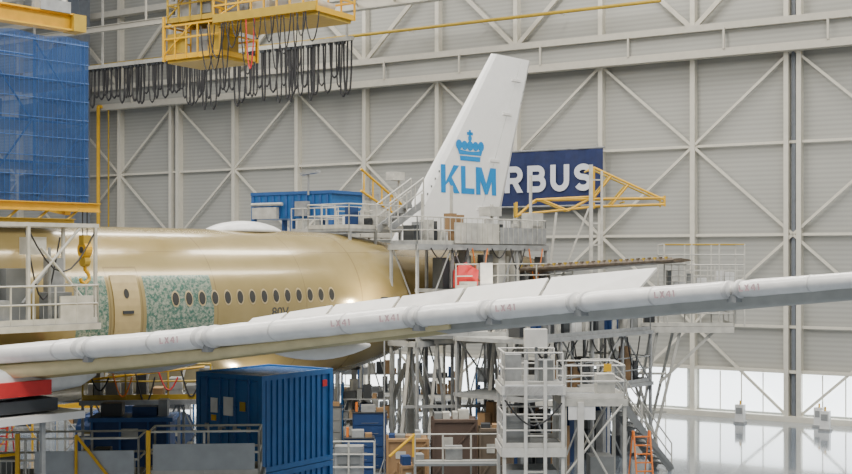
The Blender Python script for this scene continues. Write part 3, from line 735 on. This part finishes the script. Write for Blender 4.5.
d.build('tail_support_trestle')

# ---------------------------------------------------------------- foreground stair tower
towerw=mat('tower_paint',(.60,.59,.55),.5,var=.12)
d=MB(frame((2.6,41.5),(1,.03)))
d.scaffold(0,1.95,0,2.2,[2.0,4.05],towerw,rails='flb',bay=2,leg=.11,rm=towerw,dth=.3,brace=False)
d.box((0,-.12,3.75),(1.95,-.08,4.1),white)
for x in (0.7,1.35): d.beam((x,-.1,0),(x,-.1,4.9),.11,.11,towerw)
for z in (.6,1.2,1.8,2.4,3.0,3.6,4.2): d.tube((.7,-.1,z),(1.35,-.1,z),.025,steelw)
d.box((.75,.5,5.3),(1.5,1.0,5.9),towerw); d.beam((1.15,.75,4.05),(1.15,.75,5.3),.1,.1,steel); d.box((.1,1.2,4.05),(.7,1.9,5.0),steel); d.box((1.3,1.2,4.05),(1.8,1.9,4.8),deckm)
d.box((.1,.3,2.0),(.9,1.2,3.0),deckm); d.box((.1,.3,.1),(1.8,1.6,1.2),steel); d.sag((0,-.15,3.6),(1.9,-.15,3.5),.8,.03,cable)
d.build('mobile_stair_tower')
d=MB(frame((4.65,41.8),(1,.03)))
d.scaffold(0,2.0,0,2.0,[3.6],steelw,rails='fbr',bay=2,leg=.11,rm=towerw,dth=.25)
d.box((0.1,-.1,2.9),(1.0,-.05,3.5),white); d.box((1.1,.1,3.6),(1.7,.7,4.4),steelw)
d.tube((-.05,-.12,1.0),(1.9,-.12,3.4),.04,steelw)
d.beam((.5,-.15,0),(.5,-.15,3.5),.2,.12,towerw); d.box((.9,.3,0.1),(1.7,1.2,1.6),deckm); d.box((1.3,-.05,4.5),(1.55,.05,4.75),yellow)
d.build('work_platform')
d=MB(); d.stairs((7.05,47.5,3.35),(9.55,48.6,.05),1.0,deckm,rm=steelw,side=V((-.4,.92,0)))
d.add([(7.0,47.42,3.5),(9.6,48.55,.25),(9.6,48.55,-.0+.05),(7.0,47.42,3.0)],[(0,1,2,3)],deckm)
d.box((5.9,47.5,3.2),(7.0,48.9,3.35),deckm); d.rail([(5.9,47.5,3.35),(7.0,47.5,3.35)],steelw); 
for x in (5.95,6.95):
    for y in (47.6,48.8): d.beam((x,y,0),(x,y,3.2),.1,.1,steel)
d.build('access_staircase')

# ---------------------------------------------------------------- containers
CF=frame((-4.33,33.0),(.574,.819))
for z0 in (0.0,2.6):
    c=MB(CF); L=2.95;W=2.44;H=2.58
    c.box((.06,.06,z0+.1),(L-.06,W-.06,z0+H-.06),blue)
    for x in (0,L-.14):
        for y in (0,W-.14): c.box((x,y,z0),(x+.14,y+.14,z0+H),blue)
    for z in (z0,z0+H-.14):
        for y in (0,W-.12): c.box((.14,y,z),(L-.14,y+.12,z+.14),blue)
        for x in (0,L-.12): c.box((x,.14,z),(x+.12,W-.14,z+.14),blue)
    n=11
    for i in range(n):
        x=.2+i*(L-.4)/n; 
        for y0,y1 in ((.02,.08),(W-.08,W-.02)): c.box((x,y0,z0+.14),(x+.13,y1,z0+H-.14),blue)
    for i in range(10): c.box((.2+i*.26,.2,z0+H-.07),(.33+i*.26,W-.2,z0+H-.03),blue)
    c.box((.015,.16,z0+.16),(.07,W/2-.02,z0+H-.16),blue); c.box((.015,W/2+.02,z0+.16),(.07,W-.16,z0+H-.16),blue)
    for y in (.45,.95,1.5,2.0):
        c.tube((-.03,y,z0+.1),(-.03,y,z0+H-.1),.022,bluem,6); c.box((-.06,y-.05,z0+1.05),(-.0,y+.05,z0+1.2),steel); c.box((-.05,y-.22,z0+1.1),(-.03,y,z0+1.14),steel)
        for z in (.2,.9,1.7,2.4): c.box((-.045,y-.05,z0+z-.04),(.02,y+.05,z0+z+.04),bluem)
    if z0>1:
        c.box((-.008,1.05,z0+1.45),(.012,1.4,z0+1.95),white); c.box((-.009,1.62,z0+1.5),(.011,1.88,z0+1.9),white); c.box((-.0095,1.68,z0+1.28),(.011,1.86,z0+1.44),yellow)
        c.box((-.01,.6,z0+1.6),(.01,.8,z0+1.85),ydark); c.box((2.5,-.01,z0+2.1),(2.68,.02,z0+2.28),red)
    c.build('shipping_container')

# ---------------------------------------------------------------- lower-left foreground railings
d=MB(frame((-11.2,30.6),(1,.08)))
d.scaffold(0,4.1,0,1.3,[2.75],steel,rails='fblr',bay=1.4,leg=.09,rm=steelw)
d.box((1.6,-.06,2.9),(4.0,-.04,3.55),mesh_in)
d.beam((1.2,-.1,2.8),(1.2,-.1,4.0),.1,.1,yellow); d.tube((2.6,-.1,3.95),(3.4,-.1,2.9),.04,yellow); d.tube((2.6,-.1,2.8),(2.6,-.1,3.95),.04,yellow); d.tube((0,-.1,3.4),(1.2,-.1,3.5),.04,yellow)
for i in range(30): d.tube((.1+i*.135,-.02,2.9),(.1+i*.135,-.02,3.3),.01,steelw)
d.box((.2,.5,2.75),(.9,1.0,3.3),deckm); d.box((2.9,.6,2.75),(3.3,1.0,3.5),dark)
d.build('foreground_work_platform')
d=MB(frame((-6.85,30.9),(1,.08)))
d.scaffold(0,2.7,0,1.1,[2.9],steel,rails='fblr',bay=.9,leg=.09,rm=steelw)
d.box((.1,-.06,3.05),(2.6,-.04,3.7),mesh_in); d.beam((0,-.1,2.9),(0,-.1,4.05),.1,.1,yellow)
d.build('foreground_work_platform')

# ---------------------------------------------------------------- floor clutter
def crate(x,y,wx,wy,h,m_,rot=0.0,name='shipping_crate'):
    c=MB(frame((x,y),(math.cos(rot),math.sin(rot))))
    c.box((-wx/2+.03,-wy/2+.03,.12),(wx/2-.03,wy/2-.03,h),m_)
    for i in (-1,0,1): c.box((i*(wx/2-.08)-.05,-wy/2,0),(i*(wx/2-.08)+.05,wy/2,.12),wood)
    for sx in (-1,1):
        for sy in (-1,1): c.box((sx*wx/2-.04,sy*wy/2-.04,.1),(sx*wx/2+.04,sy*wy/2+.04,h),m_)
    for z in (.18,h-.05): 
        for sy in (-1,1): c.box((-wx/2,sy*wy/2-.03,z-.05),(wx/2,sy*wy/2+.03,z+.05),m_)
    c.beam((-wx/2,-wy/2-.01,.2),(wx/2,-wy/2-.01,h-.1),.03,.07,m_)
    c.box((-wx*.3,-wy/2+.01,h*.55),(-wx*.05,-wy/2+.025,h*.72),steelw)
    q=random.Random(int(x*10)); xx=-wx/2+.05
    while xx<wx/2-.25:
        ww=q.uniform(.15,.4); c.box((xx,-.3,h),(xx+ww,.2,h+q.uniform(.08,.4)),q.choice([steel,dark,steelw,brown,deckm,blued])); xx+=ww+q.uniform(.02,.15)
    c.build(name)
def cart(x,y,m_,rot=0.0,w=1.0,h=1.1,name='tool_cabinet'):
    c=MB(frame((x,y),(math.cos(rot),math.sin(rot))))
    c.box((-w/2,-.3,.15),(w/2,.3,h),m_); n=5
    for i in range(n):
        z=.2+(h-.25)*i/n; c.box((-w/2+.04,-.33,z),(w/2-.04,-.3,z+(h-.25)/n-.03),m_); c.box((-w/4,-.35,z+.08),(w/4,-.33,z+.09),deckm)
    c.box((-w/2-.03,-.34,h),(w/2+.03,.32,h+.04),dark)
    c.box((-w/4,-.2,h+.04),(w/6,.2,h+.3),steel); c.box((w/5,-.2,h+.04),(w/2.3,.1,h+.18),brown); c.tube((-w/2.6,0,h+.04),(-w/2.6,0,h+.4),.05,orange,8)
    for sx in (-1,1):
        for sy in (-1,1): c.tube((sx*(w/2-.1)-.03,sy*.22,.08),(sx*(w/2-.1)+.03,sy*.22,.08),.08,dark,10)
        c.beam((sx*(w/2-.1),-.22,.1),(sx*(w/2-.1),-.22,.16),.05,.05,dark)
    c.tube((w/2+.05,-.25,h-.1),(w/2+.05,.25,h-.1),.02,steel)
    c.build(name)
def rack(x,y,w,h,rot=0.0,seed=0):
    rr=random.Random(seed); c=MB(frame((x,y),(math.cos(rot),math.sin(rot))))
    for sx in (0,w):
        for sy in (0,.8): c.beam((sx,sy,0),(sx,sy,h),.07,.07,rr.choice([steel,blue,steelw]))
    n=int(h/.75)
    for k in range(n):
        z=.15+k*h/n; c.box((0,0,z),(w,.8,z+.05),steel); xx=.05
        while xx<w-.3:
            ww=rr.uniform(.2,.6); ww=min(ww,w-.05-xx); c.box((xx,.08,z+.05),(xx+ww-.04,.7,z+.05+rr.uniform(.15,h/n-.15)),rr.choice([steelw,dark,deckm,brown,blued,steel,deckm,brown,dark,wood])); xx+=ww
    c.build('storage_rack')
olive=mat('crate_olive',(.13,.10,.07),.7); cdark=mat('crate_dark',(.09,.06,.045),.7)
crate(-.7,46.8,1.5,1.2,1.6,brown,.05,'cardboard_box')
crate(1.05,46.9,1.6,1.1,2.3,cdark,.05)
crate(2.6,46.6,1.2,1.0,2.0,olive,.0)
crate(-.55,44.9,.8,.7,.9,brown,.2,'cardboard_box')
cart(-2.5,46.6,blued,.1,1.1,1.6); cart(-3.9,46.2,steel,.0,1.0,1.3); cart(-2.2,48.6,blued,.1,1.3,2.3); cart(-3.9,48.8,deckm,.0,1.2,2.5)
cart(-5.3,48.4,dark,0,1.0,2.6)
rack(-3.4,50.6,2.0,3.2,0,41); rack(-5.9,50.6,2.2,3.0,0,42)
for i,(x,y,w_,h_,r_) in enumerate([(-21,60,3,2.6,.0),(-17.5,61,3,2.9,.1),(-14,60.5,2.6,2.4,0),(-11,66,3,3.0,-.1),(-7.6,66,2.6,2.6,0),(-4.5,66.5,3,2.9,0),(-1.2,66,3,2.7,0),(2.6,64.5,2.4,2.6,0),(-24.5,62,3,3,0)]):
    rack(x,y,w_,h_,r_,i)
d=MB(frame((-11.2,48.0),(1,0)))
for x0,x1,z in ((-2.0,-.5,2.3),(-.4,.9,2.7),(1.0,2.1,2.2)):
    rg=[]
    for zz,e in ((.05,.0),(z*.5,.04),(z*.85,.0),(z,-.1),(z+.1,-.35)):
        rg.append([(x0-e,-.9-e,zz),((x0+x1)/2,-.9-e*2,zz),(x1+e,-.9-e,zz),(x1+e,.8+e,zz),((x0+x1)/2,.8,zz+.05),(x0-e,.8+e,zz)])
    d.loft(rg,blued,smooth=False)
d.box((-1.9,-1.0,1.6),(1.9,-.95,1.75),steelw); d.box((-1.2,-.5,2.4),(-.8,0,2.75),white)
d.build('covered_machinery')
d=MB(frame((-8.6,36.4),(1,.05)))
d.box((-1.0,-.5,.2),(1.2,.6,3.6),blued); d.box((-1.1,-.6,3.6),(1.3,.7,3.72),bluem); d.box((-.8,-.3,3.72),(-.2,.2,4.1),dark); d.box((.1,-.3,3.72),(.8,.2,4.0),blued); d.box((-.2,-.52,3.1),(.3,-.5,3.4),steelw); d.box((.85,-.3,3.72),(1.1,.1,4.2),steel)
for x in (-1,-.2,.6,1.15): d.beam((x,-.56,0),(x,-.56,3.6),.06,.06,bluem)
d.build('blue_workbench')
def trestle(x,y,w,z,rot=0,mt=steelw,rm=None):
    c=MB(frame((x,y),(math.cos(rot),math.sin(rot)))); c.scaffold(0,w,0,1.2,[z],mt,rails='fb',bay=1.6,leg=.08,rm=rm); c.build('work_trestle')
trestle(-15.5,52.5,3.4,2.0,0,steelw,yellow); trestle(-8.6,56.5,2.8,2.3,.1,steelw); trestle(-20,54,3,2.2,0,yellow,yellow)
def ladder(x,y,h,mt,rot=0):
    c=MB(frame((x,y),(math.cos(rot),math.sin(rot))))
    for sx in (0,.6):
        c.beam((sx,0,0),(sx+.02,.6,h),.05,.07,mt); c.beam((sx,1.3,0),(sx,.65,h),.04,.05,mt)
    for i in range(int(h/.3)): z=.3+i*.3; c.beam((0,.6*z/h,z),(.6,.6*z/h,z),.06,.04,mt)
    c.build('step_ladder')
ladder(-7.4,52.5,2.4,yellow,.2); ladder(7.6,44.9,2.0,orange,.1); ladder(-17.3,49.5,2.5,red)
d=MB(frame((-.4,44.3),(1,.04)))
for x in (0,1.0,2.0,3.0): d.tube((x,0,0),(x,0,2.05),.035,steelw)
for z in (1.1,1.55,2.05): d.tube((0,0,z),(3.0,0,z),.03,steelw)
d.tube((0,0,2.05),(-.9,-.2,1.3),.05,yellow,8); d.beam((-.05,0,1.25),(-.05,0,2.05),.08,.08,yellow)
d.box((0,-.5,1.0),(3,.5,1.08),deckm); d.box((1.1,.1,1.08),(1.7,.45,1.6),steel)
for x in (0,3): d.beam((x,-.45,0),(x,-.45,1),.08,.08,steel)
d.build('barrier_platform')
d=MB(frame((-3.6,43.6),(1,.0)))
for x in (0,.9,1.8): d.tube((x,0,0),(x,0,1.9),.035,steelw)
for z in (1.0,1.45,1.9): d.tube((0,0,z),(1.8,0,z),.03,steelw)
d.box((0.4,.1,0),(1.4,.7,1.7),steel); d.box((.5,.05,1.1),(1.3,.1,1.5),deckm)
d.build('service_cabinet')
for u_,v_ in ((5.6,-2.0),(9.3,-1.2),(9.9,-2.4)):
    d=MB(WALL@Matrix.Translation((u_,v_,0))); d.box((-.22,-.18,.1),(.22,.18,.95),white); d.box((-.28,-.24,0),(.28,.24,.1),steel); d.box((-.16,-.2,.5),(.16,-.18,.8),steel); d.tube((0,0,.95),(0,0,1.15),.05,yellow); d.build('service_post')
d=MB(frame((8.9,52.6),(1,0))); d.box((-.3,-.25,.12),(.3,.25,.9),steelw); d.box((-.33,-.28,.9),(.33,.28,.95),dark); d.tube((.35,-.2,.8),(.5,-.2,1.05),.02,steel)
for a in (-.2,.2): d.tube((a,-.27,.08),(a,.27,.08),.08,dark,10)
d.build('ground_power_trolley')
# made-up work lamps under wing / tail, added for warm light and contrast
for x,y,z in ((-1.6,48.0,6.6),(3.2,49.3,6.4),(-6.2,45.0,3.2)):
    d=MB(frame((x,y),(1,0))); d.tube((0,0,0),(0,0,z),.03,steel); d.box((-.14,-.06,z),(.14,.06,z+.2),dark); d.box((-.11,.06,z+.03),(.11,.075,z+.17),lampm)
    for a in range(3): d.tube((0,0,.6),(.4*math.cos(a*2.09),.4*math.sin(a*2.09),0),.02,steel)
    d.build('added_work_lamp')
    l=D.lights.new('added_warm_light','POINT'); l.energy=220; l.color=(1,.87,.65); l.shadow_soft_size=.12
    o=D.objects.new('added_warm_light',l); scene.collection.objects.link(o); o.location=(x,y+.25,z+.1)

# ---------------------------------------------------------------- light
wd=D.worlds.new('world'); scene.world=wd; wd.use_nodes=True
bg=wd.node_tree.nodes['Background']; bg.inputs[0].default_value=(.95,.97,1.0,1); bg.inputs[1].default_value=.48
def area(name,loc,sx,sy,pw,col=(1,.955,.88),rot=(0,0,0)):
    l=D.lights.new(name,'AREA'); l.shape='RECTANGLE'; l.size=sx; l.size_y=sy; l.energy=pw; l.color=col
    o=D.objects.new(name,l); scene.collection.objects.link(o); o.location=loc; o.rotation_euler=rot
area('ceiling_light_bank',(-8,44,31),50,3,13500,rot=(0,0,math.radians(48)))
area('ceiling_light_bank.001',(8,36,31),50,3,12500,rot=(0,0,math.radians(48)))
area('ceiling_light_bank.002',(-24,56,31),50,3,10500,rot=(0,0,math.radians(48)))
area('ceiling_light_bank.003',(2,16,29),50,4,9500,rot=(0,0,0))

# ---------------------------------------------------------------- camera
cd=D.cameras.new('camera'); co=D.objects.new('camera',cd); scene.collection.objects.link(co); scene.camera=co
co.location=(0,0,8.3); co.rotation_euler=(math.pi/2,0,0)
cd.sensor_width=36; cd.lens=36*1250/852; cd.shift_y=21/852; cd.clip_end=400
